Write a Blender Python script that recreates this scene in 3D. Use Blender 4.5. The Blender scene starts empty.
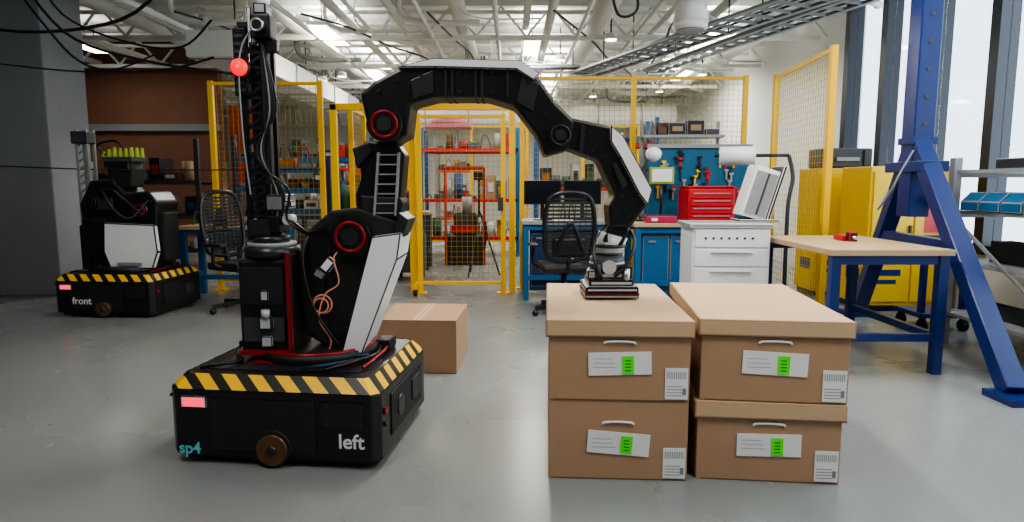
import bpy, bmesh, math, random
from mathutils import Vector, Matrix
random.seed(7)
R=math.radians
scene=bpy.context.scene

# ---------------------------------------------------------------- materials
def lin(r,g,b):
    f=lambda c:(c/255/12.92) if c/255<=0.04045 else ((c/255+0.055)/1.055)**2.4
    return (f(r),f(g),f(b),1)
MC={}
def mat(name,rgb,rough=0.5,metal=0.0,var=0.12,scale=8,emit=0,bump=0.0):
    if name in MC: return MC[name]
    m=bpy.data.materials.new(name); m.use_nodes=True
    nt=m.node_tree; n=nt.nodes; L=nt.links
    p=n['Principled BSDF']; c=lin(*rgb)
    tc=n.new('ShaderNodeTexCoord'); no=n.new('ShaderNodeTexNoise')
    no.inputs['Scale'].default_value=scale; no.inputs['Detail'].default_value=4
    L.new(tc.outputs['Object'],no.inputs['Vector'])
    mx=n.new('ShaderNodeMix'); mx.data_type='RGBA'
    mx.inputs['A'].default_value=tuple(v*(1-var) for v in c[:3])+(1,)
    mx.inputs['B'].default_value=tuple(min(1,v*(1+var)) for v in c[:3])+(1,)
    L.new(no.outputs['Fac'],mx.inputs['Factor'])
    L.new(mx.outputs['Result'],p.inputs['Base Color'])
    p.inputs['Roughness'].default_value=rough; p.inputs['Metallic'].default_value=metal
    if bump:
        b=n.new('ShaderNodeBump'); b.inputs['Strength'].default_value=bump; b.inputs['Distance'].default_value=0.01
        L.new(no.outputs['Fac'],b.inputs['Height']); L.new(b.outputs['Normal'],p.inputs['Normal'])
    if emit:
        p.inputs['Emission Color'].default_value=c; p.inputs['Emission Strength'].default_value=emit
    MC[name]=m; return m
def hazard():
    m=bpy.data.materials.new('hazard_stripes'); m.use_nodes=True
    nt=m.node_tree; n=nt.nodes; L=nt.links; p=n['Principled BSDF']
    tc=n.new('ShaderNodeTexCoord'); d=n.new('ShaderNodeVectorMath'); d.operation='DOT_PRODUCT'
    d.inputs[1].default_value=(1,1,0.45)
    L.new(tc.outputs['Object'],d.inputs[0])
    s=n.new('ShaderNodeMath'); s.operation='MULTIPLY'; s.inputs[1].default_value=1/0.125
    L.new(d.outputs['Value'],s.inputs[0])
    f=n.new('ShaderNodeMath'); f.operation='FRACT'; L.new(s.outputs[0],f.inputs[0])
    g=n.new('ShaderNodeMath'); g.operation='GREATER_THAN'; g.inputs[1].default_value=0.46; L.new(f.outputs[0],g.inputs[0])
    mx=n.new('ShaderNodeMix'); mx.data_type='RGBA'
    mx.inputs['A'].default_value=lin(22,22,22); mx.inputs['B'].default_value=lin(245,190,30)
    L.new(g.outputs[0],mx.inputs['Factor']); L.new(mx.outputs['Result'],p.inputs['Base Color'])
    p.inputs['Roughness'].default_value=0.4
    return m
HAZ=hazard()
BLK=mat('black_plastic',(20,20,22),0.34,0,0.2)
BLKM=mat('black_matte',(27,27,29),0.55,0,0.2)
GUN=mat('gunmetal',(64,66,70),0.35,0.7)
ALU=mat('aluminium',(185,188,190),0.32,0.85)
SIL=mat('silver_paint',(178,180,184),0.4,0.1)
TRAY=mat('galvanised_tray',(120,124,126),0.45,0.4)
WHT=mat('white_shell',(230,230,232),0.35,0,0.03)
RED=mat('red_anodised',(150,16,28),0.35,0.2)
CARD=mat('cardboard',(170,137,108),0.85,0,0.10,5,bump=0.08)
CARDT=mat('cardboard_toplit',(192,162,130),0.8,0,0.08,3,bump=0.08)  # same cardboard, overhead light on lids and tops painted into the colour
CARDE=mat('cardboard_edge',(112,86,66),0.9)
PAPER=mat('paper',(222,222,224),0.7,0,0.03)
GRN=mat('green_tag',(84,240,40),0.6,0,0.05)
INK=mat('ink',(130,130,138),0.7)
GINK=mat('green_ink',(40,130,40),0.7)
YEL=mat('safety_yellow',(236,186,10),0.45,0,0.06)
YELC=mat('cabinet_yellow',(216,176,10),0.4,0,0.05)
YMESH=mat('fence_wire',(180,155,60),0.5,0.2)
BLU=mat('gantry_blue',(16,40,104),0.35,0,0.1)
BLUB=mat('bench_blue',(18,90,138),0.45,0,0.1)
BLUD=mat('dark_blue',(14,44,80),0.5)
WOOD=mat('bench_wood',(186,156,120),0.5,0,0.12,6)
REDP=mat('red_paint',(190,22,36),0.4)
ORG=mat('orange_paint',(205,75,38),0.5)
GRY=mat('grey_paint',(140,143,145),0.45)
DGRY=mat('dark_grey',(56,58,62),0.55)
CONC=mat('concrete',(132,134,138),0.8,0,0.12,1.5)
CONCD=mat('concrete_dark',(84,86,92),0.85,0,0.15,1.5)
WALLW=mat('wall_white',(208,209,206),0.8,0,0.04,2)
CEIL=mat('ceiling_white',(228,230,226),0.8,0,0.05,1.0)
PIPE=mat('pipe_white',(232,234,230),0.5,0,0.05)
BRN=mat('brown_wall',(120,80,60),0.7,0,0.15,2)
TEAL=mat('teal_ink',(110,200,212),0.5)
SCR=mat('screen_dark',(20,24,30),0.15,0,0.1)
LIME=mat('lime_plastic',(150,168,50),0.5)
ORC=mat('orange_cable',(226,150,120),0.5)
RGLOW=mat('red_glow',(255,0,14),0.4,0,0,1,emit=1.3)
PGLOW=mat('pink_glow',(255,50,90),0.4,0,0,1,emit=1.6)
LGLOW=mat('lamp_glow',(255,246,225),0.4,0,0,1,emit=9)
BRASS=mat('bronze_wheel',(110,80,56),0.35,0.5,0.5,30)
SKN=mat('foam_pink',(180,110,118),0.8)

def floor_mat():
    m=bpy.data.materials.new('polished_concrete'); m.use_nodes=True
    nt=m.node_tree; n=nt.nodes; L=nt.links; p=n['Principled BSDF']
    tc=n.new('ShaderNodeTexCoord')
    a=n.new('ShaderNodeTexNoise'); a.inputs['Scale'].default_value=0.6; a.inputs['Detail'].default_value=5
    b=n.new('ShaderNodeTexNoise'); b.inputs['Scale'].default_value=14; b.inputs['Detail'].default_value=5
    L.new(tc.outputs['Object'],a.inputs['Vector']); L.new(tc.outputs['Object'],b.inputs['Vector'])
    ad=n.new('ShaderNodeMath'); ad.operation='MULTIPLY_ADD'; ad.inputs[1].default_value=0.15
    L.new(b.outputs['Fac'],ad.inputs[0]); L.new(a.outputs['Fac'],ad.inputs[2])
    cr=n.new('ShaderNodeValToRGB')
    cr.color_ramp.elements[0].position=0.3; cr.color_ramp.elements[0].color=lin(124,128,128)
    cr.color_ramp.elements[1].position=0.9; cr.color_ramp.elements[1].color=lin(138,142,141)
    L.new(ad.outputs[0],cr.inputs['Fac']); L.new(cr.outputs['Color'],p.inputs['Base Color'])
    mr=n.new('ShaderNodeMapRange'); mr.inputs['To Min'].default_value=0.22; mr.inputs['To Max'].default_value=0.33
    L.new(a.outputs['Fac'],mr.inputs['Value']); L.new(mr.outputs['Result'],p.inputs['Roughness'])
    return m
def glass_mat():
    m=bpy.data.materials.new('window_glass'); m.use_nodes=True
    nt=m.node_tree; n=nt.nodes; L=nt.links
    n.remove(n['Principled BSDF'])
    t=n.new('ShaderNodeBsdfTransparent'); t.inputs[0].default_value=(0.94,0.98,1,1)
    g=n.new('ShaderNodeBsdfGlossy'); g.inputs['Roughness'].default_value=0.05
    x=n.new('ShaderNodeMixShader'); x.inputs[0].default_value=0.05
    L.new(t.outputs[0],x.inputs[1]); L.new(g.outputs[0],x.inputs[2]); L.new(x.outputs[0],n['Material Output'].inputs[0])
    return m

# ---------------------------------------------------------------- mesh builder
class B:
    def __init__(s,name,M=None,parent=None):
        s.name=name; s.M=M or Matrix(); s.bm=bmesh.new(); s.ms=[]; s.parent=parent
    def mi(s,m):
        if m not in s.ms: s.ms.append(m)
        return s.ms.index(m)
    def box(s,x0,x1,y0,y1,z0,z1,m,bev=0,rot=None):
        c=Vector(((x0+x1)/2,(y0+y1)/2,(z0+z1)/2))
        T=Matrix.Translation(c)
        if rot is not None: T=T@rot
        T=T@Matrix.Diagonal((abs(x1-x0),abs(y1-y0),abs(z1-z0),1))
        r=bmesh.ops.create_cube(s.bm,size=1,matrix=T)
        fs={f for v in r['verts'] for f in v.link_faces}; i=s.mi(m)
        for f in fs: f.material_index=i
        if bev:
            es=list({e for v in r['verts'] for e in v.link_edges})
            bmesh.ops.bevel(s.bm,geom=es,offset=bev,segments=2,profile=0.6,affect='EDGES')
        return s
    def cyl(s,p0,p1,r,m,r2=None,seg=20):
        p0=Vector(p0); p1=Vector(p1); d=p1-p0
        q=d.to_track_quat('Z','Y').to_matrix().to_4x4()
        T=Matrix.Translation((p0+p1)/2)@q
        k=bmesh.ops.create_cone(s.bm,cap_ends=True,segments=seg,radius1=r,radius2=r if r2 is None else r2,depth=d.length,matrix=T)
        i=s.mi(m)
        for f in {f for v in k['verts'] for f in v.link_faces}:
            f.material_index=i
            if len(f.verts)==4 and seg>8: f.smooth=True
        return s
    def sph(s,c,r,m,sc=(1,1,1)):
        T=Matrix.Translation(c)@Matrix.Diagonal((sc[0],sc[1],sc[2],1))
        k=bmesh.ops.create_uvsphere(s.bm,u_segments=20,v_segments=12,radius=r,matrix=T); i=s.mi(m)
        for f in {f for v in k['verts'] for f in v.link_faces}: f.material_index=i; f.smooth=True
        return s
    def prism(s,pts,y0,y1,m,bev=0,ax='y'):
        def P(a,b,t): return (a,t,b) if ax=='y' else ((t,a,b) if ax=='x' else (a,b,t))
        v0=[s.bm.verts.new(P(a,b,y0)) for a,b in pts]; v1=[s.bm.verts.new(P(a,b,y1)) for a,b in pts]
        i=s.mi(m); n=len(pts); fs=[s.bm.faces.new(v0),s.bm.faces.new(list(reversed(v1)))]
        for k in range(n): fs.append(s.bm.faces.new((v0[k],v1[k],v1[(k+1)%n],v0[(k+1)%n])))
        for f in fs: f.material_index=i
        bmesh.ops.recalc_face_normals(s.bm,faces=fs)
        if bev:
            es=list({e for f in fs for e in f.edges})
            bmesh.ops.bevel(s.bm,geom=es,offset=bev,segments=2,profile=0.6,affect='EDGES')
        return s
    def beam(s,p0,p1,w,h,m,bev=0):
        p0=Vector(p0); p1=Vector(p1); d=p1-p0
        q=d.to_track_quat('Z','X').to_matrix().to_4x4()
        T=Matrix.Translation((p0+p1)/2)@q@Matrix.Diagonal((w,h,d.length,1))
        k=bmesh.ops.create_cube(s.bm,size=1,matrix=T); i=s.mi(m)
        for f in {f for v in k['verts'] for f in v.link_faces}: f.material_index=i
        if bev:
            es=list({e for v in k['verts'] for e in v.link_edges})
            bmesh.ops.bevel(s.bm,geom=es,offset=bev,segments=1,affect='EDGES')
        return s
    def tube(s,pts,r,m,seg=8,sub=6):
        P=[Vector(p) for p in pts]; path=[]
        for k in range(len(P)-1):
            a=P[max(k-1,0)];b=P[k];c=P[k+1];d=P[min(k+2,len(P)-1)]
            for j in range(sub):
                t=j/sub
                path.append(0.5*((2*b)+(c-a)*t+(2*a-5*b+4*c-d)*t*t+(3*b-a-3*c+d)*t**3))
        path.append(P[-1]); i=s.mi(m); rings=[]; up=Vector((0.13,0.31,0.94)).normalized()
        for k,p in enumerate(path):
            d=(path[min(k+1,len(path)-1)]-path[max(k-1,0)])
            if d.length<1e-7: d=Vector((0,0,1))
            d.normalize(); u=up-d*up.dot(d)
            if u.length<1e-3: u=d.orthogonal()
            u.normalize(); up=u; w=d.cross(u)
            rings.append([s.bm.verts.new(p+(u*math.cos(a)+w*math.sin(a))*r) for a in [2*math.pi*q/seg for q in range(seg)]])
        for k in range(len(rings)-1):
            for q in range(seg):
                f=s.bm.faces.new((rings[k][q],rings[k][(q+1)%seg],rings[k+1][(q+1)%seg],rings[k+1][q]))
                f.material_index=i; f.smooth=True
        return s
    def ring(s,c,R0,r,m,axis='y',seg=28):
        rings=[]; i=s.mi(m)
        for k in range(seg):
            a=2*math.pi*k/seg; rr=[]
            for q in range(8):
                b=2*math.pi*q/8; rad=R0+r*math.cos(b); o=r*math.sin(b)
                x,y=rad*math.cos(a),rad*math.sin(a)
                v=(x,o,y) if axis=='y' else ((o,x,y) if axis=='x' else (x,y,o))
                rr.append(s.bm.verts.new(Vector(c)+Vector(v)))
            rings.append(rr)
        for k in range(seg):
            for q in range(8):
                f=s.bm.faces.new((rings[k][q],rings[k][(q+1)%8],rings[(k+1)%seg][(q+1)%8],rings[(k+1)%seg][q]))
                f.material_index=i; f.smooth=True
        return s
    def done(s):
        me=bpy.data.meshes.new(s.name); s.bm.to_mesh(me); s.bm.free()
        for m in s.ms: me.materials.append(m)
        o=bpy.data.objects.new(s.name,me); scene.collection.objects.link(o)
        if s.parent:
            o.parent=s.parent; o.matrix_parent_inverse=s.parent.matrix_world.inverted()
        o.matrix_world=s.M
        return o
def empty(name,M):
    e=bpy.data.objects.new(name,None); scene.collection.objects.link(e); e.matrix_world=M
    bpy.context.view_layer.update(); return e
def TR(x,y,z=0,rz=0): return Matrix.Translation((x,y,z))@Matrix.Rotation(R(rz),4,'Z')
def text(name,body,M,size,m,parent):
    c=bpy.data.curves.new(name,'FONT'); c.body=body; c.size=size; c.extrude=0.001; c.offset=size*0.016
    o=bpy.data.objects.new(name,c); scene.collection.objects.link(o); c.materials.append(m)
    o.parent=parent; o.matrix_parent_inverse=parent.matrix_world.inverted(); o.matrix_world=M
FRONT=Matrix.Rotation(R(90),4,'X')

# ---------------------------------------------------------------- room shell
XL,XR,YB,YF,H=-9.0,4.4,22.0,-3.0,3.8
b=B('floor'); b.box(XL-.2,XR+.2,YF-.2,YB+.2,-0.1,0,floor_mat()); b.done()
b=B('ceiling'); b.box(XL-.2,XR+.2,YF-.2,YB+.2,H,H+.1,CEIL); b.done()
b=B('wall_back'); b.box(XL-.2,XR+.2,YB,YB+.2,0,H,WALLW); b.done()
b=B('wall_front'); b.box(XL-.2,XR+.2,YF-.2,YF,0,H,CONC); b.done()
b=B('wall_left'); b.box(XL-.2,XL,YF,YB,0,H,CONC); b.done()
ys=[8.75,7.9,7.0,6.1,4.95,3.8,2.4,1.0,-0.6]
b=B('wall_right')
b.box(XR,XR+.2,8.75,YB,0,H,WALLW); b.box(XR,XR+.2,YF,-0.6,0,H,WALLW)
b.box(XR,XR+.2,-0.6,8.75,0,0.6,WALLW); b.box(XR,XR+.2,-0.6,8.75,3.6,H,WALLW); b.done()
G=glass_mat(); MUL=mat('mullion_dark',(34,38,46),0.4,0.4)
for k in range(len(ys)-1):
    b=B('window_%d'%(k+1)); y1,y0=ys[k],ys[k+1]
    t=0.12
    b.box(XR-.06,XR+.12,y1-t,y1,0.6,3.6,MUL); b.box(XR-.02,XR+.08,y0,y1-t,0.6,0.68,MUL); b.box(XR-.02,XR+.08,y0,y1-t,3.54,3.6,MUL)
    b.box(XR+.03,XR+.04,y0,y1-t,0.68,3.54,G); b.done()
b=B('wall_partition'); b.box(-9,-5.75,7.4,7.7,0,H,CONCD); b.done()
b=B('concrete_column'); b.box(-5.75,-5.05,7.2,7.9,0,H,CONC,0.02); b.done()
b=B('wall_mezzanine'); b.box(-9,-5.3,12,12.2,0,H,BRN); b.box(-8.2,-5.3,11.9,12,2.2,2.32,CONC); b.box(-5.3,-4.6,12.4,12.5,1.2,2.7,ORG); b.done()
b=B('wall_clock'); b.ring((-5.78-.1,7.33,2.05),0.1,0.014,BLK); b.cyl((-5.88,7.4,2.05),(-5.88,7.34,2.05),0.09,DGRY); b.done()

# ceiling services
b=B('ceiling_pipes')
for x,z,r in [(-7.4,3.4,.05),(-6.2,3.35,.06),(-5.2,3.5,.1),(-4.6,3.35,.03),(-4.3,3.28,.04),(-3.1,3.5,.09),(-2.7,3.28,.03),(-2.3,3.5,.06),(-1.9,3.3,.025),(-1.5,3.4,.05),(-1.1,3.28,.025),(-0.7,3.5,.11),(-0.2,3.3,.03),(0.2,3.5,.05),(0.5,3.4,.06),(0.9,3.28,.025),(1.2,3.5,.14),(1.7,3.3,.025),(2.0,3.4,.04),(2.7,3.5,.06),(3.1,3.3,.03),(3.6,3.4,.1)]:
    b.cyl((x,4,z),(x,21.9,z),r,PIPE,seg=12)
for y in [7.5,8.3,9,9.7,10.4,11.2,11.9,13.3,15,16.7,18.5,20.2]:
    b.cyl((-8.9,y+.3,3.6),(4.3,y+.3,3.6),0.03,PIPE,seg=8)
for k in range(60):
    x=random.uniform(-5,4); y=random.uniform(7.4,18)
    b.tube([(x,y,3.75),(x,y,3.4),(x+.3,y+.1,3.3),(min(x+1.0,4.2),y+.1,3.3)],random.choice([.012,.02,.03,.04]),random.choice([PIPE,PIPE,PIPE,GRY]),6,4)
for k in range(5):
    x=-4+k*1.5; pts=[(x+j*.35*(1 if k%2 else .3),8+j*.9,3.3+random.uniform(-.08,.06)) for j in range(6)]
    b.tube(pts,.014,DGRY,6,4)
b.done()
b=B('ceiling_trusses')
for y in [7.2,9.4,11.6,14,17,20]:
    b.box(-8.9,4.3,y-.05,y+.05,3.7,3.78,PIPE); b.box(-8.9,4.3,y-.04,y+.04,3.25,3.31,PIPE)
    x=-8.9
    while x<4.0:
        b.beam((x,y,3.3),(x+.35,y,3.7),.03,.03,PIPE); b.beam((x+.35,y,3.7),(x+.7,y,3.3),.03,.03,PIPE); x+=.7
b.done()
b=B('air_duct'); b.cyl((-6.5,15.5,2.85),(3.8,15.5,2.85),0.24,PIPE,seg=24)
for x in range(-6,4): b.ring((x,15.5,2.85),0.245,0.012,GRY,'x')
b.done()
b=B('air_duct'); b.box(-4.0,-3.4,8.2,14.8,2.8,3.12,PIPE,0.02)
for k in range(6): b.box(-4.02,-3.38,8.3+k*1.1,8.34+k*1.1,2.79,3.13,GRY)
b.done()
b=B('ceiling_duct_hangers')
for y in (9,12,14): b.cyl((-3.7,y,3.131),(-3.7,y,3.79),.01,GUN,seg=6)
for x in (-5.5,-2,1,3.5): b.cyl((x,15.5,3.11),(x,15.5,3.79),.01,GUN,seg=6)
b.done()
b=B('pendant_speaker'); b.cyl((1.95,7.35,3.79),(1.95,7.35,3.3),.02,GRY); b.cyl((1.95,7.35,3.3),(1.95,7.35,3.0),0.15,WHT,0.19); b.cyl((1.95,7.35,3.0),(1.95,7.35,2.92),.19,WHT,.17); b.cyl((1.95,7.35,2.92),(1.95,7.35,2.91),.15,GRY); b.done()
def tray(p0,p1,w):
    b=B('cable_tray'); p0=Vector(p0);p1=Vector(p1);d=(p1-p0).normalized();n=Vector((-d.y,d.x,0))*w/2
    b.beam(p0+n,p1+n,.03,.07,TRAY); b.beam(p0-n,p1-n,.03,.07,TRAY)
    L=(p1-p0).length;t=0
    while t<L:
        b.beam(p0+d*t-n,p0+d*t+n,.035,.02,TRAY)
        t+=.25
    for t in (0.2,.6,.95):
        q=p0+(p1-p0)*t; b.beam(q+n,(q.x+n.x,q.y+n.y,3.78),.015,.015,GUN); b.beam(q-n,(q.x-n.x,q.y-n.y,3.78),.015,.015,GUN)
    for k in range(4):
        o=n*(-.7+.4*k); b.tube([p0+o+Vector((0,0,.03)),p0*.5+p1*.5+o+Vector((0,0,.05)),p1+o+Vector((0,0,.03))],.013,BLK if k%2 else GRY,6,3)
    b.done()
tray((1.2,11.0,3.05),(3.15,6.0,3.05),0.5)
tray((2.3,11.0,3.1),(3.7,6.2,3.1),0.3)
tray((-1.2,11.0,3.12),(1.1,10.8,3.12),0.2)

# lights : pendant fixtures, some with an added upward fill
def lamp(x,y,e,sx=.28,sy=1.3,z=3.35,col=(1,.955,.89),up=.0):
    b=B('ceiling_light'); b.box(x-sx/2,x+sx/2,y-sy/2,y+sy/2,z,z+.05,WHT)
    b.box(x-sx/2+.02,x+sx/2-.02,y-sy/2+.02,y+sy/2-.02,z-.004,z,LGLOW)
    b.cyl((x,y-.4,z+.05),(x,y-.4,3.79),.008,GUN,seg=6); b.cyl((x,y+.4,z+.05),(x,y+.4,3.79),.008,GUN,seg=6); o=b.done()
    l=bpy.data.lights.new('ceiling_light_lamp','AREA'); l.shape='RECTANGLE'; l.size=sx; l.size_y=sy; l.energy=e; l.color=col
    lo=bpy.data.objects.new('lamp',l); scene.collection.objects.link(lo); lo.parent=o; lo.location=(x,y,z-.02)
    if up:  # upward fill lamp, added to brighten the ceiling
        l=bpy.data.lights.new('ceiling_fill','AREA'); l.shape='RECTANGLE'; l.size=sx; l.size_y=sy; l.energy=e*up; l.color=col
        lo=bpy.data.objects.new('ceiling_fill_lamp',l); scene.collection.objects.link(lo); lo.parent=o; lo.location=(x,y,z+.07); lo.rotation_euler=(math.pi,0,0)
for x,y,e,u in [(-1.5,1.2,36,0),(1.5,1.2,48,0),(0.2,4.4,88,0),(2.2,4.2,50,0),(-3.2,4.6,12,0),  # this row: unseen fixtures overhead, added to light the fronts of objects
              (-2.6,9.6,75,.5),(0.3,10.4,75,.5),(2.9,9.9,50,.5),(-2.6,13,100,.55),(0.7,13.2,100,.55),(3.3,13,75,.5),(-2.6,17.5,120,.55),(0.8,17.5,120,.55),(-6.6,10.2,18,.4)]:
    lamp(x,y,e,up=u)
b=B('ceiling_downlights')
for k in range(34):
    x=random.uniform(-5.5,4); y=random.uniform(9,21); b.cyl((x,y,3.30),(x,y,3.22),.07,WHT,.09,seg=12); b.cyl((x,y,3.22),(x,y,3.21),.075,LGLOW,seg=12); b.cyl((x,y,3.30),(x,y,3.79),.012,GUN,seg=6)
b.done()
l=bpy.data.lights.new('daylight','AREA'); l.shape='RECTANGLE'; l.size=9; l.size_y=3; l.energy=430; l.color=(.90,.96,1)
o=bpy.data.objects.new('daylight',l); scene.collection.objects.link(o); o.location=(5.6,4,2.4); o.rotation_euler=(0,R(80),0)
w=bpy.data.worlds.new('world'); scene.world=w; w.use_nodes=True
bg=w.node_tree.nodes['Background']; bg.inputs[0].default_value=(.90,.95,1,1); bg.inputs[1].default_value=3.0

# ---------------------------------------------------------------- cardboard boxes
def cbox(x,y,z,rz,w=.585,d=.99,h=.345,lid=True,lab=True,tag=3):
    b=B('cardboard_box',TR(x,y,z,rz)); hw=w/2
    b.box(-hw,hw,0,d,0,h-(.006 if lid else 0),CARD,0.004)
    if lid:
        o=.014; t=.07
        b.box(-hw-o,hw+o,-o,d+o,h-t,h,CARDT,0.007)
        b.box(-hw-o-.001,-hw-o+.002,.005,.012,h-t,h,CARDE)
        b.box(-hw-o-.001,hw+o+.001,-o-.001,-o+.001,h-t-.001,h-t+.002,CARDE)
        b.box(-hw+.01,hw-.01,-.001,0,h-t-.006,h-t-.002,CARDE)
    else:
        b.box(-hw+.01,hw-.01,-.001,.001,h-.004,h-.002,CARDE)
        b.box(-.002,.002,.01,d-.01,h,h+.0008,CARDE); b.box(-.03,.03,.0,d,h-.0005,h+.0004,CARDT)
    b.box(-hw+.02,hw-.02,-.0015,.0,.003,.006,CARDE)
    if lab:
        hz=h-.096
        b.tube([(-.064,-.004,hz-.004),(-.055,-.005,hz+.004),(0,-.005,hz+.007),(.055,-.005,hz+.004),(.064,-.004,hz-.004)],.0052,PAPER,8,4)
        rt=Matrix.Rotation(R(tag),4,'Y')
        b.box(-.128,.133,-.006,-.002,h-.232,h-.135,PAPER,rot=rt)
        b.box(.012,.060,-.009,-.006,h-.226,h-.150,GRN,rot=rt)
        for k in range(4): b.box(.024,.048,-.0095,-.009,h-.214+k*.014,h-.209+k*.014,GINK,rot=rt)
        for k in range(3): b.box(-.11,-.03+.01*k,-.0065,-.006,h-.165-k*.018,h-.163-k*.018,INK)
        b.box(hw-.102,hw-.008,-.004,-.001,.012,.145,PAPER)
        for k in range(4): b.box(hw-.095,hw-.03,-.0045,-.004,.026+k*.013,.029+k*.013,INK)
        for k in range(11): b.box(hw-.095+k*.0075,hw-.092+k*.0075,-.0045,-.004,.1,.13,INK)
        b.box(hw-.03,hw-.015,-.0045,-.004,.03,.06,INK)
    return b.done()
cbox(.447,2.64,0,-3,lid=False,tag=4)
cbox(.447,2.64,.346,-3.2,tag=-2)
cbox(1.075,2.62,0,-6,tag=-1)
cbox(1.085,2.62,.346,-6.8,tag=2,w=.592,h=.35)
cbox(-.63,4.2,0,-3,w=.53,d=.6,h=.36,lid=False,lab=False)

# ---------------------------------------------------------------- mobile robots
def robot_base(M,parent,txt,tx=.275,tz=.09):
    b=B('mobile_base',M,parent); W=.485; D=.42
    def oct(w,d,c): return [(-w+c,-d),(w-c,-d),(w,-d+c),(w,d-c),(w-c,d),(-w+c,d),(-w,d-c),(-w,-d+c)]
    b.prism(oct(W,D,.035),.045,.345,BLK,.008,ax='z')
    b.prism(oct(W-.03,D-.03,.035),.02,.05,BLKM,ax='z')
    i=b.mi(HAZ); lo=[b.bm.verts.new((x,y,.347)) for x,y in oct(W,D,.035)]; hi=[b.bm.verts.new((x,y,.405)) for x,y in oct(W-.05,D-.05,.03)]
    for k in range(8):
        f=b.bm.faces.new((lo[k],lo[(k+1)%8],hi[(k+1)%8],hi[k])); f.material_index=i
    b.prism(oct(W-.055,D-.055,.03),.34,.404,BLK,.003,ax='z')
    b.box(-.36,.36,-.3,.3,.402,.408,BLKM); b.box(-.2,.3,-.2,.2,.405,.412,RED)
    # front face details
    b.box(-.42,-.30,-D-.006,-D+.01,.262,.315,PAPER,.004); b.box(-.408,-.312,-D-.010,-D-.005,.270,.307,PGLOW)
    b.box(-.28,.2,-D-.004,-D,.07,.31,BLKM,.003); b.box(.22,.42,-D-.004,-D,.19,.31,BLKM,.003)
    for x,z in [(-.46,.32),(-.26,.295),(.18,.295),(-.26,.09),(.18,.09),(.25,.29),(.40,.29),(.25,.21),(.40,.21)]: b.cyl((x,-D-.008,z),(x,-D,z),.008,GUN,seg=8)
    b.cyl((0,-D-.012,.09),(0,-D+.03,.09),.085,BLKM); b.cyl((0,-D-.02,.085),(0,-D+.02,.085),.07,BRASS); b.cyl((0,-D-.03,.085),(0,-D,.085),.022,GUN)
    # side details
    b.box(W-.002,W+.006,-.25,.3,.1,.3,BLKM,.003); b.cyl((W,-.1,.2),(W+.012,-.1,.2),.05,GUN); b.box(W,W+.012,.1,.25,.15,.26,DGRY,.004)
    b.cyl((W,-.34,.25),(W+.012,-.34,.25),.016,RED); b.cyl((W,-.34,.19),(W+.012,-.34,.19),.012,GUN)
    for y in (-.22,0,.27):
        for z in (.12,.28): b.cyl((W,y,z),(W+.01,y,z),.007,GUN,seg=8)
    for sx in (-1,1):
        for sy in (-1,1): b.cyl((sx*(W-.14)-.03,sy*(D-.1),.05),(sx*(W-.14)+.03,sy*(D-.1),.05),.05,BLKM)
    # cables and boxes on the deck
    b.tube([(.2,-.3,.418),(.3,-.2,.43),(.35,0,.42),(.28,.2,.44),(.1,.3,.42)],.01,BLK); b.tube([(.1,-.3,.42),(.2,-.31,.44),(.33,-.1,.42)],.008,BLUD)
    b.tube([(-.38,-.32,.416),(-.3,-.3,.43),(-.25,-.2,.42),(-.32,-.1,.43),(-.38,.1,.416)],.01,BLK)
    b.box(.3,.38,.1,.22,.405,.46,BLKM,.008); b.box(-.4,-.3,.05,.25,.405,.45,BLK,.008); b.tube([(.36,-.25,.416),(.38,0,.43),(.33,.3,.416)],.007,RED)
    b.done()
    text('label_name',txt,M@Matrix.Translation((tx,-.4255,tz))@FRONT,.092,PAPER,parent)

def joint(b,x,z,yf,r,col=RED):
    b.cyl((x,yf-.02,z),(x,yf+.05,z),r,BLK,seg=28); b.ring((x,yf-.022,z),r*.72,r*.085,col); b.cyl((x,yf-.03,z),(x,yf,z),r*.42,BLKM,seg=20)
    for k in range(8):
        a=k*math.pi/4; b.cyl((x+r*.57*math.cos(a),yf-.026,z+r*.57*math.sin(a)),(x+r*.57*math.cos(a),yf-.015,z+r*.57*math.sin(a)),r*.06,GUN,seg=6)

M1=TR(-1.012,3.175,0,-6)
rob=empty('mobile_manipulator_robot',M1)
robot_base(M1,rob,'left',tx=.30,tz=.105)
text('label_serial','sp4',M1@Matrix.Translation((-.44,-.4255,.052))@FRONT,.075,TEAL,rob)
# turret
b=B('turret',Matrix(),rob)
b.cyl((-.98,3.25,.40),(-.98,3.25,.45),.30,BLKM,seg=36); b.ring((-.98,3.25,.45),.28,.010,RED,'z')
b.box(-1.3,-1.06,3.05,3.3,.44,.90,BLK,.02); b.box(-1.065,-1.045,3.02,3.05,.42,.93,RED,.004); b.box(-1.06,-1.045,3.05,3.32,.44,.92,BLKM,.003); b.box(-1.30,-1.06,3.02,3.05,.44,.46,RED)
b.box(-1.28,-1.08,3.035,3.05,.5,.62,DGRY,.004); b.box(-1.28,-1.08,3.035,3.05,.68,.86,BLKM,.004)
b.box(-1.20,-1.13,3.01,3.04,.56,.63,SIL,.012); b.cyl((-1.165,3.02,.62),(-1.165,3.02,.66),.02,SIL); b.box(-1.19,-1.14,3.02,3.04,.48,.53,SIL,.004); b.box(-1.19,-1.15,3.025,3.04,.70,.75,SIL,.006)
b.cyl((-1.17,3.16,.90),(-1.17,3.16,.95),.13,GUN,seg=28); b.cyl((-1.17,3.16,.95),(-1.17,3.16,.97),.115,GRY,seg=28); b.cyl((-1.18,3.17,.97),(-1.18,3.17,1.0),.09,GUN)
b.done()
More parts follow.
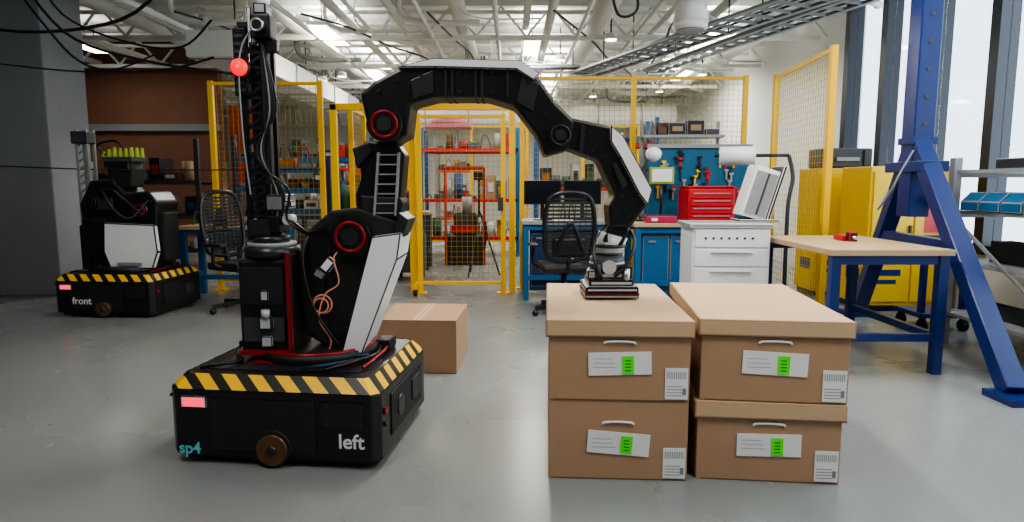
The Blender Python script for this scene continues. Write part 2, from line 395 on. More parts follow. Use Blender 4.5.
# sensor mast
b=B('sensor_mast',Matrix(),rob)
x0,x1,y0,y1=-1.27,-1.175,3.16,3.28
for x in (x0,x1):
    for y in (y0,y1): b.box(x-.012,x+.012,y-.012,y+.012,.98,2.0,BLK)
b.box(x0,x1,y1-.01,y1,.98,2.0,BLKM)
for k in range(14):
    z=1.02+k*.07; b.beam((x0,y0,z),(x1,y0,z+.07),.012,.012,GUN); b.box(x0,x1,y0-.006,y0+.006,z,z+.012,GUN)
b.box(x1-.005,x1+.03,y0-.03,y0+.01,1.25,1.98,BLKM,.005); b.box(x0-.03,x0+.03,y0-.04,y0,1.66,1.97,BLK,.006)
for k in range(8): b.box(x0-.02,x0+.02,y0-.045,y0-.04,1.68+k*.035,1.695+k*.035,DGRY)
b.box(x0-.015,x1+.015,y0-.02,y1+.01,1.98,2.0,GUN); b.box(x1-.035,x1+.06,y0-.06,y0+.03,1.92,2.03,GUN,.01); b.cyl((x1+.012,y0-.10,1.97),(x1+.012,y0-.06,1.97),.03,BLK); b.ring((x1+.012,y0-.10,1.97),.026,.005,ALU)
b.box(x1-.02,x1+.04,y0-.05,y0+.03,2.03,2.08,ALU,.008); b.box(x1-.05,x1-.03,y0-.05,y0+.03,1.9,2.06,WHT,.004); b.box(x1+.03,x1+.08,y0-.04,y0,1.86,1.92,BLK,.006)
b.cyl((x1+.01,3.16,2.08),(x1+.01,3.16,2.12),.03,WHT)
b.cyl((x0+.01,y0-.07,1.785),(x0+.01,y0-.03,1.785),.044,BLK); b.sph((x0+.01,y0-.075,1.785),.040,RGLOW,(1,.6,1)); b.sph((x0+.01,y0-.09,1.785),.016,PGLOW,(1,.6,1))
b.box(x1,x1+.09,y0-.06,y1,1.12,1.2,ALU,.01); b.box(x1,x1+.06,y0-.05,y1,1.02,1.1,BLK,.01); b.box(x0,x1+.02,y0-.05,y0,1.0,1.08,GUN,.006)
b.box(x1+.02,x1+.12,y0-.05,y0+.02,1.14,1.17,SIL,.006); b.cyl((x1+.1,y0-.05,1.08),(x1+.1,y0+.02,1.08),.025,SIL)
for k in range(5):
    d=.01*k
    b.tube([(x1+.01,y0-.03,1.9),(x1+.03+d,y0-.05,1.6),(x1-d,y0-.05,1.4),(x1+.05+d,y0-.05,1.2),(x1+.02,y0-.02,.98),(x1+.0,y0,.9)],.005,[BLK,GRY,BLK,GUN,BLK][k])
b.tube([(x1+.01,y0-.05,2.0),(x1-.08,y0-.07,1.85),(x0+.01,y0-.07,1.5),(x0+.03,y0-.06,1.2)],.004,GRY)
b.tube([(x1+.02,y0-.05,1.3),(x1+.12,y0-.07,1.22),(x1+.1,y0-.05,1.08),(x1+.2,y0-.03,1.0),(x1+.28,y0-.03,.96)],.006,BLK)
b.done()
# ---- arm profiles : drawing grid 4.95 mm, origin at shoulder joint
SX,SZ,UX,UZ=-.775,1.0,.00497,.00488
def pr(pts): return [(SX+a*UX,SZ+c*UZ) for a,c in pts]
b=B('shoulder_link',Matrix(),rob)
b.prism(pr([(-54,-22),(-40,8),(-20,25),(5,28),(46,14),(50,-2),(30,-6),(20,-50),(-4,-112),(-24,-116),(-48,-100),(-54,-60)]),3.14,3.34,BLKM,.012)
b.prism(pr([(22,0),(50,4),(46,-22),(10,-116),(-10,-115)]),3.07,3.39,WHT,.006)
b.prism(pr([(46,24),(56,16),(50,0),(40,0)]),3.12,3.36,GUN,.006)
b.prism(pr([(-50,-26),(-38,2),(-24,10),(-20,-10),(-30,-60),(-50,-64)]),3.125,3.14,BLK,.004)
for a,c in [(-46,-30),(-40,-2),(-10,22),(20,20),(-46,-62),(-40,-96),(-20,-108)]:
    x,z=pr([(a,c)])[0]; b.cyl((x,3.128,z),(x,3.14,z),.009,GUN,seg=10)
b.box(-.95,-.90,3.09,3.13,.80,.84,ALU,.004,rot=Matrix.Rotation(R(30),4,'Y')); b.box(-.91,-.86,3.08,3.13,.83,.90,PAPER,.008,rot=Matrix.Rotation(R(40),4,'Y'))
joint(b,SX+.005,SZ,3.10,.095)
b.ring((-.92,3.11,.67),.045,.005,ORC); b.ring((-.925,3.10,.665),.035,.004,ORC)
b.tube([(-.80,3.11,.95),(-.85,3.08,.9),(-.83,3.08,.78),(-.90,3.08,.72),(-.93,3.08,.6),(-.88,3.09,.5),(-.9,3.1,.43)],.004,ORC)
b.tube([(-.98,3.12,1.0),(-1.0,3.08,.9),(-.97,3.08,.7),(-.9,3.08,.56),(-.82,3.1,.44)],.007,BLK)
b.tube([(-1.17,3.2,1.0),(-1.08,3.12,1.08),(-.98,3.12,1.02),(-.9,3.1,1.05)],.008,BLK)
b.tube([(-1.02,3.1,.44),(-.9,3.05,.42),(-.78,3.05,.43),(-.7,3.1,.42)],.010,BLUD)
b.done()
b=B('lower_arm_link',Matrix(),rob)
b.prism(pr([(6,84),(14,94),(44,92),(52,80),(47,34),(48,18),(26,10),(4,22),(3,40),(9,58)]),3.17,3.33,BLK,.012)
b.prism(pr([(2,86),(18,92),(22,84),(6,66)]),3.15,3.35,BLKM,.006)
b.prism(pr([(10,22),(46,18),(50,32),(47,38),(8,40)]),3.15,3.35,BLKM,.008)
for k in range(7): 
    a,c=pr([(22,22+k*9.5)])[0]; b.box(a+.006*k*.5,a+.10+.006*k*.5,3.142,3.165,c,c+.006,GRY)
b.prism(pr([(21,20),(23,20),(28.5,82),(26.5,82)]),3.138,3.172,GRY); b.prism(pr([(41.5,20),(43.5,20),(48,82),(46,82)]),3.138,3.172,GRY)
b.done()
b=B('upper_arm_link',Matrix(),rob)
b.prism(pr([(12,138),(26,150),(52,163),(85,167),(160,165),(178,158),(196,132),(216,112),(210,84),(188,78),(180,98),(158,126),(132,134),(82,134),(60,128),(56,98),(40,90),(24,96),(16,116)]),3.13,3.37,BLK,.016)
b.prism(pr([(48,162),(82,170),(164,168),(182,156),(176,150),(160,160),(84,162)]),3.10,3.40,WHT,.004)
b.prism(pr([(60,150),(82,160),(82,138),(62,132)]),3.12,3.38,BLKM,.004)
for a in (92,98,120,126,150): b.prism(pr([(a,162),(a+3,162),(a+3,134),(a,134)]),3.12,3.38,BLKM,.003)
b.prism(pr([(166,158),(182,146),(176,120),(160,130)]),3.12,3.38,BLKM,.004)
for a,c in [(70,155),(74,140),(106,158),(106,140),(138,158),(138,140),(172,148),(170,130),(188,118),(196,104),(30,140),(48,150)]:
    x,z=pr([(a,c)])[0]; b.cyl((x,3.114,z),(x,3.13,z),.008,GUN,seg=10)
joint(b,SX+36*UX,SZ+108*UZ,3.10,.082)
b.done()
b=B('forearm_link',Matrix(),rob)
b.prism(pr([(190,106),(210,116),(248,108),(262,96),(290,46),(286,28),(272,8),(252,8),(250,30),(256,40),(240,74),(208,86),(190,84)]),3.15,3.35,BLK,.014)
b.prism(pr([(250,108),(262,98),(291,46),(287,30),(278,42),(260,76),(250,92)]),3.12,3.38,WHT,.006)
b.prism(pr([(222,108),(226,107),(224,80),(220,82)]),3.14,3.36,BLKM,.003); b.prism(pr([(252,70),(256,72),(268,50),(262,46)]),3.13,3.36,BLKM,.003)
for a,c in [(232,100),(234,84),(246,78),(262,40),(270,20),(258,20)]:
    x,z=pr([(a,c)])[0]; b.cyl((x,3.136,z),(x,3.15,z),.007,GUN,seg=10)
joint(b,SX+202*UX,SZ+98*UZ,3.13,.062,GUN)
b.done()
b=B('suction_gripper',Matrix(),rob)
cx,cy=.49,3.24
b.beam((.53,cy,1.05),(.49,cy,.95),.10,.13,BLK,.008); b.cyl((.505,cy,1.0),(.47,cy,.87),.075,SIL,.058,seg=28); b.ring((.492,cy,.945),.070,.009,GUN,'z'); b.ring((.482,cy,.905),.064,.007,BLK,'z')
b.cyl((.475,cy,.89),(.475,cy,.82),.085,DGRY,seg=28); b.ring((.475,cy,.86),.083,.006,SIL,'z'); b.cyl((.475,cy-.10,.845),(.475,cy+.08,.845),.034,SIL)
b.box(.39,.56,cy-.09,cy+.09,.785,.825,SIL,.012); b.box(.375,.595,cy-.11,cy+.11,.752,.787,SIL,.012)
b.box(.355,.615,cy-.14,cy+.14,.724,.756,SIL,.012); b.box(.352,.618,cy-.143,cy+.143,.718,.724,RED,.002); b.box(.355,.615,cy-.14,cy+.14,.699,.718,GRY,.005)
b.cyl((.42,cy-.09,.78),(.42,cy-.09,.87),.018,BLK); b.cyl((.56,cy-.09,.76),(.56,cy-.09,.84),.018,ALU); b.box(.54,.59,cy-.10,cy+.05,.79,.85,DGRY,.008); b.box(.37,.41,cy-.1,cy-.02,.79,.83,ALU,.006)
b.tube([(.56,cy,1.05),(.6,cy-.06,.98),(.57,cy-.1,.88),(.5,cy-.1,.8)],.009,BLK); b.tube([(.47,cy,1.05),(.41,cy-.05,.97),(.40,cy-.1,.88),(.44,cy-.1,.8)],.006,GUN)
b.done()

# second robot
M2=TR(-3.8,6.42,0,-4); rob2=empty('mobile_manipulator_robot',M2)
robot_base(M2,rob2,'front',tx=-.30,tz=.13)
b=B('body',M2,rob2)
b.cyl((0,0,.4),(0,0,.46),.3,BLKM,seg=32)
b.prism([(-.06,.44),(.36,.44),(.42,.60),(.40,.86),(-.10,.88),(-.12,.6)],-.2,-.14,WHT,.01); b.box(-.2,.36,-.14,.2,.44,.85,BLKM,.02); b.box(.02,.26,-.215,-.2,.47,.50,GRY)
b.prism([(-.34,.86),(.40,.84),(.42,1.08),(.34,1.18),(.1,1.16),(-.02,1.3),(-.24,1.28),(-.36,1.05)],-.16,.2,BLK,.02)
b.box(-.34,-.1,-.18,-.1,.56,.92,BLK,.02); b.box(-.2,-.02,-.19,-.15,1.0,1.12,DGRY,.01)
b.prism([(-.08,1.2),(.12,1.22),(.14,1.4),(.10,1.52),(-.04,1.54),(-.1,1.4)],-.08,.12,BLKM,.015)
joint(b,-.22,1.08,-.18,.08,GUN); joint(b,.26,1.0,-.18,.075,RED)
for x,z in [(-.3,.95),(-.05,.92),(.1,1.1),(.36,1.08)]: b.cyl((x,-.175,z),(x,-.16,z),.012,GUN,seg=8)
b.tube([(-.3,-.18,.9),(-.2,-.24,1.1),(0,-.24,1.2),(.15,-.24,1.1),(.3,-.2,.95)],.012,BLK); b.tube([(-.1,-.2,1.2),(.05,-.24,1.0),(.2,-.24,.93),(.36,-.2,1.1)],.009,DGRY)
b.box(.36,.46,-.12,.12,.5,.98,BLKM,.02); b.done()
b=B('raised_gripper',M2,rob2); b.box(-.13,.17,-.12,.12,1.46,1.51,DGRY,.01)
for k in range(6):
    for y in (-.1,-.02,.06): b.cyl((-.12+k*.056,y,1.51),(-.12+k*.056,y,1.56+.02*((k*7)%3)),.022,LIME,.015,seg=8)
b.box(-.1,.12,-.1,.08,1.38,1.46,BLK,.01); b.tube([(-.1,-.1,1.52),(-.16,-.12,1.62),(0,-.1,1.66),(.1,-.1,1.56)],.012,BLK); b.done()
b=B('sensor_mast',M2,rob2)
b.box(-.47,-.36,-.05,.15,.4,.85,BLK,.02)
for x in (-.46,-.36):
    for y in (0,.1): b.box(x-.012,x+.012,y-.012,y+.012,.85,1.78,GRY)
for k in range(12): b.beam((-.46,0,.86+k*.075),(-.36,0,.86+(k+1)*.075),.014,.014,GRY)
b.box(-.50,-.34,-.03,.1,1.64,1.76,DGRY,.01); b.done()

# ---------------------------------------------------------------- fences
def fence(name,p0,p1,h,npan=1,z0=.12,mid=False,sp=.06,frame=None,pw=.055):
    b=B(name); p0=Vector((p0[0],p0[1],0)); p1=Vector((p1[0],p1[1],0)); d=p1-p0
    for k in range(npan+1):
        q=p0+d*k/npan; b.beam((q.x,q.y,0),(q.x,q.y,h),pw,pw,YEL); b.beam((q.x,q.y,0),(q.x,q.y,.012),.14,.14,YEL)
    u=d.normalized()
    for z in [h-.03,z0]+([h/2] if mid else []): b.beam(p0+Vector((0,0,z)),p1+Vector((0,0,z)),.035,.035,YEL)
    L=d.length; t=sp
    while t<L:
        q=p0+u*t; b.beam((q.x,q.y,z0),(q.x,q.y,h-.03),.0035,.0035,YMESH); t+=sp
    z=z0+sp
    while z<h-.03:
        b.beam(p0+Vector((0,0,z)),p1+Vector((0,0,z)),.0035,.0035,YMESH); z+=sp
    if frame:
        for x in (-2.02,-1.14,-.0): b.box(x-.035,x+.035,7.46,7.53,0,2.14,YEL)
        b.box(-2.05,.03,7.46,7.53,2.08,2.15,YEL); b.box(-1.10,-1.06,7.2,7.44,.1,.14,YEL); b.cyl((-1.10,7.2,.04),(-1.06,7.2,.04),.04,BLK)
        b.box(-.16,-.1,7.34,7.38,.95,1.1,DGRY)
        b.box(-1.10,-1.06,7.18,7.22,.04,.14,YEL)
    b.done()
fence('safety_fence',(-3.45,7.62),(-2.2,7.62),2.42)
fence('safety_fence',(-2.0,8.2),(-2.0,8.9),2.2,1)
fence('safety_fence',(-2.0,9.9),(-2.0,12.5),2.2,2)
fence('safety_gate',(-1.05,7.4),(-.1,7.4),2.03,1,frame=True)
fence('safety_fence',(.12,7.75),(2.72,7.75),2.5,2)
fence('safety_fence',(2.74,5.7),(2.86,7.2),2.42,1)
fence('safety_fence',(-1.9,13),(2.5,13),2.4,4,sp=.1)

# ---------------------------------------------------------------- storage racks with clutter
CL=[mat('clutter_%d'%i,c,.6) for i,c in enumerate([(34,36,42),(70,74,80),(140,142,140),(26,70,110),(150,38,38),(150,122,90),(48,84,64),(190,190,188),(170,110,36),(22,22,25),(96,60,44),(110,118,130),(40,42,46),(58,60,66)])]
def clutter(b,x0,x1,y0,y1,z,hmax,dens=1.0):
    x=x0+.02
    while x<x1-.08:
        w=random.uniform(.05,.22); w=min(w,x1-x); h=random.uniform(.06,hmax); d=random.uniform(.4,.95)*(y1-y0); m=random.choice(CL)
        t=random.random()
        if t<.25:
            r=min(w,.16)/2; b.cyl((x+r,y0+r+.02,z),(x+r,y0+r+.02,z+h),r,m,r*random.uniform(.5,1),seg=12); w=2*r
        elif t<.55:
            b.box(x,x+w,y0,y0+d,z,z+.012,m); b.box(x,x+.01,y0,y0+d,z,z+h*.7,m); b.box(x+w-.01,x+w,y0,y0+d,z,z+h*.7,m); b.box(x,x+w,y0,y0+.01,z,z+h*.45,m); b.box(x,x+w,y0+d-.01,y0+d,z,z+h*.7,m)
        elif t<.7:
            b.tube([(x,y0+.05,z+.01),(x+w*.3,y0+.02,z+h),(x+w*.7,y0+.06,z+h*.8),(x+w,y0+.05,z+.01)],.012,m,6,4)
        else:
            b.box(x,x+w,y0+.01,y0+d,z,z+h,m,.006); b.box(x+w*.2,x+w*.8,y0,y0+.012,z+h*.3,z+h*.7,random.choice(CL))
        x+=w+random.uniform(.005,.07)/dens
def rack(name,x0,x1,y0,y1,levels,post,beam,h,shelf=None,bins=False):
    b=B(name)
    for x in (x0,x1):
        for y in (y0,y1): b.box(x-.03,x+.03,y-.03,y+.03,0,h,post)
        b.beam((x,y0,.3),(x,y1,1.0),.02,.02,post)
    for k,z in enumerate(levels):
        b.box(x0,x1,y0-.03,y0,z-.06,z,beam); b.box(x0,x1,y1,y1+.03,z-.06,z,beam); b.box(x0,x1,y0,y1,z-.03,z-.005,shelf or GRY)
        nxt=levels[k+1] if k+1<len(levels) else z+.5
        if bins and k==2:
            yy=y0+.03
            while yy<y1-.2:
                b.prism([(x0-.02,z),(x0+.3,z),(x0+.3,z+.14),(x0+.05,z+.14),(x0-.02,z+.07)],yy,yy+.19,BLUB,.006); yy+=.205
            clutter(b,x0+.35,x1-.04,y0,y1,z-.004,.2)
        else: clutter(b,x0+.04,x1-.04,y0,y1,z-.004,min(.45,(nxt-z)*.7),1.5)
    b.done()
rack('storage_rack',-1.55,.1,11.2,11.9,[.35,1.0,1.85],BLUB,REDP,2.2)
rack('storage_rack',.4,2.3,10.5,11.2,[.5,1.2,1.9],BLUB,REDP,2.3)
rack('storage_rack',-4.3,-2.3,10.2,10.8,[.3,.75,1.2,1.65],BLUD,BLUB,2.0)
rack('storage_rack',-6.6,-4.6,9.6,10.2,[.3,.8,1.3],DGRY,DGRY,1.9,shelf=DGRY)
rack('storage_rack',-3.9,-2.2,14.5,15.1,[.4,1.0,1.6],GRY,REDP,2.2)
rack('storage_rack',-1.9,-1.0,16.5,17.1,[.4,1.0,1.6],GRY,ORG,2.2)
rack('utility_shelf',3.45,4.2,3.95,5.1,[.25,.66,1.05,1.36],GRY,GRY,1.45,bins=True)
rack('utility_shelf',-3.1,-2.2,7.85,8.2,[.5,.95,1.2,1.45],BLUD,BLUB,1.55)

# ---------------------------------------------------------------- benches
def bench(name,x0,x1,y0,y1,z,leg,top=WOOD,panel=None,items=None):
    b=B(name); b.box(x0,x1,y0,y1,z-.04,z,top,.004)
    for x in (x0+.05,x1-.05):
        for y in (y0+.05,y1-.05): b.box(x-.03,x+.03,y-.03,y+.03,0,z-.04,leg)
    b.box(x0+.05,x1-.05,y0+.03,y0+.06,z-.1,z-.04,leg); b.box(x0+.05,x1-.05,y1-.06,y1-.03,z-.1,z-.04,leg)
    b.box(x0+.05,x1-.05,y0+.03,y0+.07,.22,.27,leg)
    for x in (x0+.05,x1-.05): b.box(x-.02,x+.02,y0+.05,y1-.05,.22,.27,leg)
    if panel:
        b.box(x0+.09,x1-.09,y0+.09,y0+.12,.1,z-.1,panel)
        n=4
        for k in range(n):
            a=x0+.1+k*(x1-x0-.2)/n; b.box(a+.01,a+(x1-x0-.2)/n-.01,y0+.075,y0+.09,.14,z-.14,panel,.004); b.box(a+.06,a+.14,y0+.06,y0+.075,z-.2,z-.18,ALU)
    if items: 
        for it in items: clutter(b,*it)
    b.done()
bench('workbench',2.05,2.85,4.15,5.35,.83,BLU)
bench('workbench',.1,1.2,6.9,7.5,.86,BLUB,GRY,BLUD)
bench('workbench',1.22,2.55,6.5,7.15,.86,BLUB,WOOD,BLUB)
bench('workbench',-3.6,-2.5,6.95,7.45,.8,BLUB,items=[(-3.5,-2.6,7.05,7.35,.80,.3)])
bench('workbench',-3.1,-2.05,9.0,9.6,.85,BLUB,items=[(-3.0,-2.1,9.05,9.5,.85,.4,1.5)])
bench('workbench',-1.8,-1.2,9.4,9.9,.85,BLUD,items=[(-1.75,-1.25,9.45,9.8,.85,.3,1.5)])
b=B('bench_vise'); b.box(2.45,2.55,4.8,4.95,.831,.87,REDP,.008); b.box(2.47,2.53,4.74,4.8,.831,.9,BLK,.006); b.cyl((2.5,4.7,.86),(2.5,4.9,.86),.012,ALU); b.done()
def monitor(x,y,z,w=.38,h=.27,ry=0):
    b=B('computer_monitor',TR(x,y,z,ry)); b.box(-w/2,w/2,-.01,.02,.17,.17+h,BLK,.006); b.box(-w/2+.012,w/2-.012,-.013,-.009,.185,.16+h,SCR)
    b.box(-.02,.02,.02,.04,.01,.28,BLK); b.box(-.1,.1,-.06,.1,0,.012,BLK,.004); b.done()
monitor(.33,7.05,.861,.40,.26,4); monitor(.76,7.05,.861,.40,.26,-4)
def chair(x,y,rz,m=BLKM):
    b=B('office_chair',TR(x,y,0,rz))
    for k in range(5):
        a=k*2*math.pi/5+.3; c,s_=math.cos(a),math.sin(a); b.beam((0,0,.1),(.3*c,.3*s_,.075),.04,.03,BLK); b.sph((.3*c,.3*s_,.032),.032,BLK)
    b.cyl((0,0,.08),(0,0,.42),.028,GUN); b.box(-.24,.24,-.24,.22,.42,.50,m,.03)
    b.beam((0,.2,.42),(0,.3,.7),.06,.03,BLK)
    b.tube([(-.19,.24,.58),(-.23,.27,.8),(-.21,.3,1.05),(-.12,.31,1.16),(.12,.31,1.16),(.21,.3,1.05),(.23,.27,.8),(.19,.24,.58),(0,.24,.54),(-.19,.24,.58)],.022,BLK)
    for k in range(16): 
        z=.58+k*.035; b.box(-.21,.21,.25+.003*k,.26+.003*k,z,z+.02,m)
    for k in range(9): b.beam((-.2+.05*k,.247,.57),(-.2+.05*k,.30,1.14),.008,.006,m)
    b.box(-.15,.15,.27,.31,.60,.76,BLK,.02); b.tube([(-.12,.31,.66),(0,.34,.9),(.12,.31,.66)],.018,BLK)
    for sx in (-1,1): b.tube([(sx*.2,0,.45),(sx*.3,.02,.5),(sx*.3,.02,.66)],.016,BLK); b.box(sx*.3-.035,sx*.3+.035,-.13,.12,.66,.69,m,.01)
    b.done()
chair(.50,6.2,185); chair(-2.65,6.35,60)

# white tool cart
b=B('tool_cart',TR(1.72,5.25,0,-3))
b.box(-.3,.3,-.2,.25,.12,.92,WHT,.01); b.box(-.32,.32,-.22,.27,.91,.945,GRY,.006)
for k in range(4):
    b.box(-.28,.28,-.212,-.2,.16+k*.15,.295+k*.15,WHT,.004); b.box(-.16,.16,-.225,-.212,.265+k*.15,.275+k*.15,GRY,.003)
b.box(-.28,.28,-.212,-.2,.76,.9,WHT,.004)
for sx in (-1,1):
    for sy in (-1,1): b.cyl((sx*.24-.015,sy*.17+.02,.05),(sx*.24+.015,sy*.17+.02,.05),.05,BLK); b.box(sx*.24-.02,sx*.24+.02,sy*.17,sy*.17+.04,.05,.12,GUN)
for k in range(7): b.cyl((-.2+.06*k,-.216,.83),(-.2+.06*k,-.2,.83),.01,DGRY,seg=8)
b.done()
b=B('tilted_panel_stand',TR(2.02,5.38,.0,-4))
t=Matrix.Rotation(R(16),4,'Y')
b.box(-.11,.09,-.13,.13,.965,1.38,WHT,.01,rot=t); b.box(-.10,.08,-.137,-.13,.99,1.35,GRY,.004,rot=t); b.box(.10,.125,-.15,.15,.955,1.40,BLK,.005,rot=t); b.box(-.005,.01,-.141,-.137,1.0,1.34,DGRY,rot=t)
b.box(-.17,.14,-.15,.15,.946,.965,DGRY,.004); b.done()
b=B('paper_roll'); b.cyl((1.86,5.9,1.50),(2.15,5.82,1.50),.08,PAPER,seg=24); b.cyl((1.82,5.91,1.50),(2.42,5.75,1.50),.015,GUN); b.tube([(2.42,5.75,1.50),(2.46,5.74,1.3),(2.42,5.72,1.0),(2.43,5.72,.0)],.018,DGRY); b.cyl((2.43,5.72,0),(2.43,5.72,.03),.15,DGRY); b.done()
b=B('red_tool_chest',TR(1.98,6.62,.861,0))
b.box(-.22,.25,-.1,.3,0,.34,REDP,.01)
for k in range(4): b.box(-.20,.23,-.112,-.1,.02+k*.075,.085+k*.075,REDP,.004); b.box(-.17,.2,-.122,-.112,.065+k*.075,.075+k*.075,ALU)
b.box(-.21,.24,-.1,.28,.34,.37,BLK,.01); b.done()
b=B('red_bin'); b.box(1.35,1.66,6.53,6.68,.861,.93,mat('magenta',(170,34,80),.5),.01); b.box(1.37,1.64,6.55,6.66,.93,.94,DGRY); b.box(1.4,1.46,6.52,6.53,.88,.91,PAPER); b.done()
# pegboard with tools
PEG=mat('pegboard_blue',(16,86,120),0.55,0,0.1)
b=B('tool_pegboard'); b.box(1.5,2.6,7.2,7.23,.0,1.66,PEG); b.box(1.48,2.62,7.17,7.22,1.64,1.68,GRY)
for k in range(46):
    x=random.uniform(1.55,2.5); z=random.uniform(1.15,1.6); m=random.choice([BLK,ALU,REDP,YEL,DGRY,GRY,BLK]); h=random.uniform(.05,.16)
    b.box(x,x+.018,7.18,7.2,z-h,z,m); b.box(x-.014,x+.032,7.178,7.2,z,z+.025,m)
b.done()
b=B('overhead_shelf'); b.box(1.45,2.35,7.28,7.5,1.76,1.79,GRY); 
for x in (1.47,2.33): b.box(x-.015,x+.015,7.46,7.5,0,1.95,GRY)
clutter(b,1.5,2.3,7.3,7.45,1.79,.2,3); b.done()
b=B('tablet_display'); b.box(1.46,1.72,6.95,6.97,1.25,1.43,LIME,.01); b.box(1.48,1.70,6.94,6.951,1.27,1.41,PAPER,.004); b.cyl((1.59,6.97,.861),(1.59,6.97,1.3),.015,GUN); b.cyl((1.59,6.97,.861),(1.59,6.97,.87),.08,GUN); b.done()
b=B('desk_lamp'); b.cyl((1.36,6.9,.861),(1.36,6.9,.88),.08,BLK); b.tube([(1.36,6.9,.88),(1.3,6.9,1.2),(1.42,6.9,1.5)],.012,BLK); b.sph((1.48,6.88,1.56),.085,WHT,(1,1,.9)); b.done()
# far-centre equipment
b=B('shop_machine'); b.box(-1.0,-.45,10.0,10.5,0,.45,BLK,.02); b.box(-.9,-.55,10.05,10.4,.45,.8,DGRY,.03); b.cyl((-.7,10.2,.8),(-.7,10.2,1.05),.08,GRY); b.box(-.95,-.5,9.98,10.02,.5,.62,REDP,.006); b.tube([(-.5,10.1,.8),(-.4,10.0,.6),(-.42,10,.3),(-.5,10.1,.1)],.02,BLK)
for x in (-1.02,-.43): b.box(x-.02,x+.02,10,10.04,0,1.5,REDP)
b.box(-1.02,-.43,10,10.04,1.46,1.52,REDP); b.done()
b=B('shop_machine'); b.box(-2.1+.25,-1.45,10.6,11.0,0,.5,REDP,.02); b.prism([(-1.8,.5),(-1.5,.5),(-1.55,1.0),(-1.7,1.15),(-1.8,1.0)],10.65,10.95,DGRY,.02); b.cyl((-1.65,10.6,.8),(-1.65,10.65,.8),.1,BLK); b.tube([(-1.8,10.6,1.0),(-1.9,10.5,.7),(-1.8,10.5,.3)],.02,YEL); b.done()
b=B('covered_load'); b.box(-1.5,-.7,11.3,11.8,2.205,2.28,SKN,.02); b.sph((-1.1,11.5,2.31),.25,SKN,(1.3,.8,.35)); b.done()
b=B('tool_trolley'); b.box(-1.55,-1.15,8.4,8.75,.1,.6,DGRY,.02); b.box(-1.5,-1.2,8.42,8.7,.6,.78,CL[1],.03); 
for x in (-1.5,-1.2):
    for y in (8.45,8.7): b.cyl((x-.02,y,.05),(x+.02,y,.05),.05,BLK)
b.done()
b=B('tripod_stand')
for k in range(3):
    a=k*2.1; b.cyl((-.45,8.9,.9),(-.45+.28*math.cos(a),8.9+.28*math.sin(a),0),.012,BLK,seg=8)
b.cyl((-.45,8.9,.8),(-.45,8.9,1.3),.015,BLK); b.box(-.52,-.38,8.85,8.95,1.3,1.42,BLK,.01); b.done()

# ---------------------------------------------------------------- right side : cabinets + gantry
def cabinet(x0,x1,y0,y1,h):
    b=B('flammables_cabinet'); b.box(x0,x1,y0,y1,.06,h,YELC,.012); b.box(x0+.03,x1-.03,y0+.03,y1-.03,0,.06,BLK)
    xm=(x0+x1)/2
    for a,c in ((x0+.03,xm-.008),(xm+.008,x1-.03)): b.box(a,c,y0-.015,y0,.1,h-.05,YELC,.006)
    b.box(xm-.05,xm-.03,y0-.04,y0-.015,h*.45,h*.6,BLK); b.box(xm+.1,xm+.3,y0-.018,y0-.014,h*.55,h*.72,REDP)
    b.box(x0+.08,xm-.1,y0-.018,y0-.014,.36,.42,BLU); b.box(x0+.08,xm-.14,y0-.018,y0-.014,.28,.32,BLU)
    b.box(x0-.004,x0,y0+.1,y0+.35,.3,.42,BLU); b.done()
cabinet(3.45,4.33,6.3,6.85,1.42)
cabinet(3.35,4.3,7.15,7.65,1.42)
b=B('equipment_case'); b.box(3.4,3.95,7.2,7.55,1.425,1.64,DGRY,.02); b.box(3.45,3.5,7.18,7.2,1.45,1.62,BLK); b.box(3.85,3.9,7.18,7.2,1.45,1.62,BLK); b.box(3.55,3.8,7.18,7.2,1.5,1.54,GRY); b.done()
b=B('gantry_crane')
b.box(3.025,3.185,4.97,5.13,1.0,2.85,BLU,.008); b.box(2.95,4.3,4.95,5.15,2.85,3.05,BLU,.01)
b.beam((3.1,5.05,1.6),(3.32,6.15,.04),.12,.12,BLU,.006); b.beam((3.1,5.05,1.6),(2.93,3.68,.04),.12,.12,BLU,.006)
b.beam((3.2,5.6,.82),(3.02,4.4,.82),.08,.08,BLU); b.box(3.01,3.2,4.8,5.3,1.34,1.42,BLU,.006)
for x,y in ((3.32,6.15),(2.93,3.65)): b.box(x-.12,x+.12,y-.12,y+.12,0,.04,BLU)
for z in (1.5,1.7,1.9,2.1,2.3,2.5): b.cyl((3.105,4.965,z),(3.105,4.98,z),.018,DGRY,seg=10)
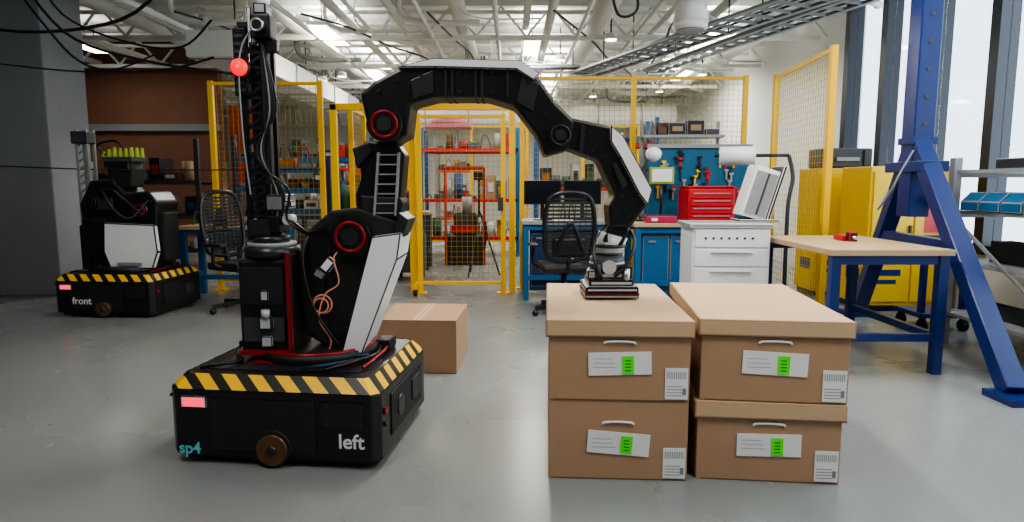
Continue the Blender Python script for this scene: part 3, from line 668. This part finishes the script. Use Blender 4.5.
b.box(3.01,3.2,4.955,5.145,1.55,1.6,BLU); b.tube([(3.02,4.95,1.5),(2.94,4.95,1.35),(2.9,5.0,1.2),(2.92,5.2,1.05),(3.05,5.3,1.2)],.008,GRY)
b.done()
b=B('floor_dolly'); b.box(3.45,3.9,5.4,5.8,.12,.16,BLU,.01)
for x in (3.5,3.85):
    for y in (5.45,5.75): b.cyl((x-.02,y,.05),(x+.02,y,.05),.05,BLK); b.box(x-.02,x+.02,y-.02,y+.02,.05,.12,GUN)
b.box(3.48,3.52,5.45,5.5,.16,.8,BLU); b.box(3.83,3.87,5.45,5.5,.16,.8,BLU); b.box(3.48,3.87,5.45,5.5,.78,.82,BLU); b.done()

# hanging cables on the left
b=B('hanging_cables')
b.tube([(-6.2,7.0,3.2),(-5,6.6,2.75),(-3.6,6.2,2.75),(-2.9,6,3.2)],.016,BLK); b.tube([(-4.5,6,3.3),(-4.0,6,2.6),(-3.3,6,2.35),(-2.4,5.8,2.2)],.013,BLK)
b.tube([(-4.6,6,3.3),(-4.2,6,2.7),(-3.8,6,2.3),(-3.1,5.9,2.25),(-2.5,5.6,2.3)],.011,BLK); b.tube([(-5.7,6.5,2.5),(-4,6.3,2.3),(-3.2,6,2.4)],.008,BLK)
b.tube([(-4.3,6,3.3),(-4.0,6,2.75),(-3.4,6,2.5),(-2.9,5.9,2.45),(-2.5,5.6,2.6)],.010,BLK)
b.tube([(-5.7,7.15,1.45),(-4.2,7.1,1.4),(-2.2,7.55,1.42)],.007,BLK); b.tube([(1,7,3.4),(1.1,7,3.0),(1.3,7,3.05),(1.25,7,3.4)],.015,BLK)
b.done()

# ---------------------------------------------------------------- camera
c=bpy.data.cameras.new('camera'); c.sensor_width=36; c.lens=22.85; c.clip_end=100
co=bpy.data.objects.new('camera',c); scene.collection.objects.link(co); co.location=(0,0,1.25); co.rotation_euler=(R(83.24),0,0)
scene.camera=co
scene.view_settings.view_transform='AgX'
try: scene.view_settings.look='AgX - Medium High Contrast'
except Exception as e: print(e)
scene.view_settings.exposure=-0.05
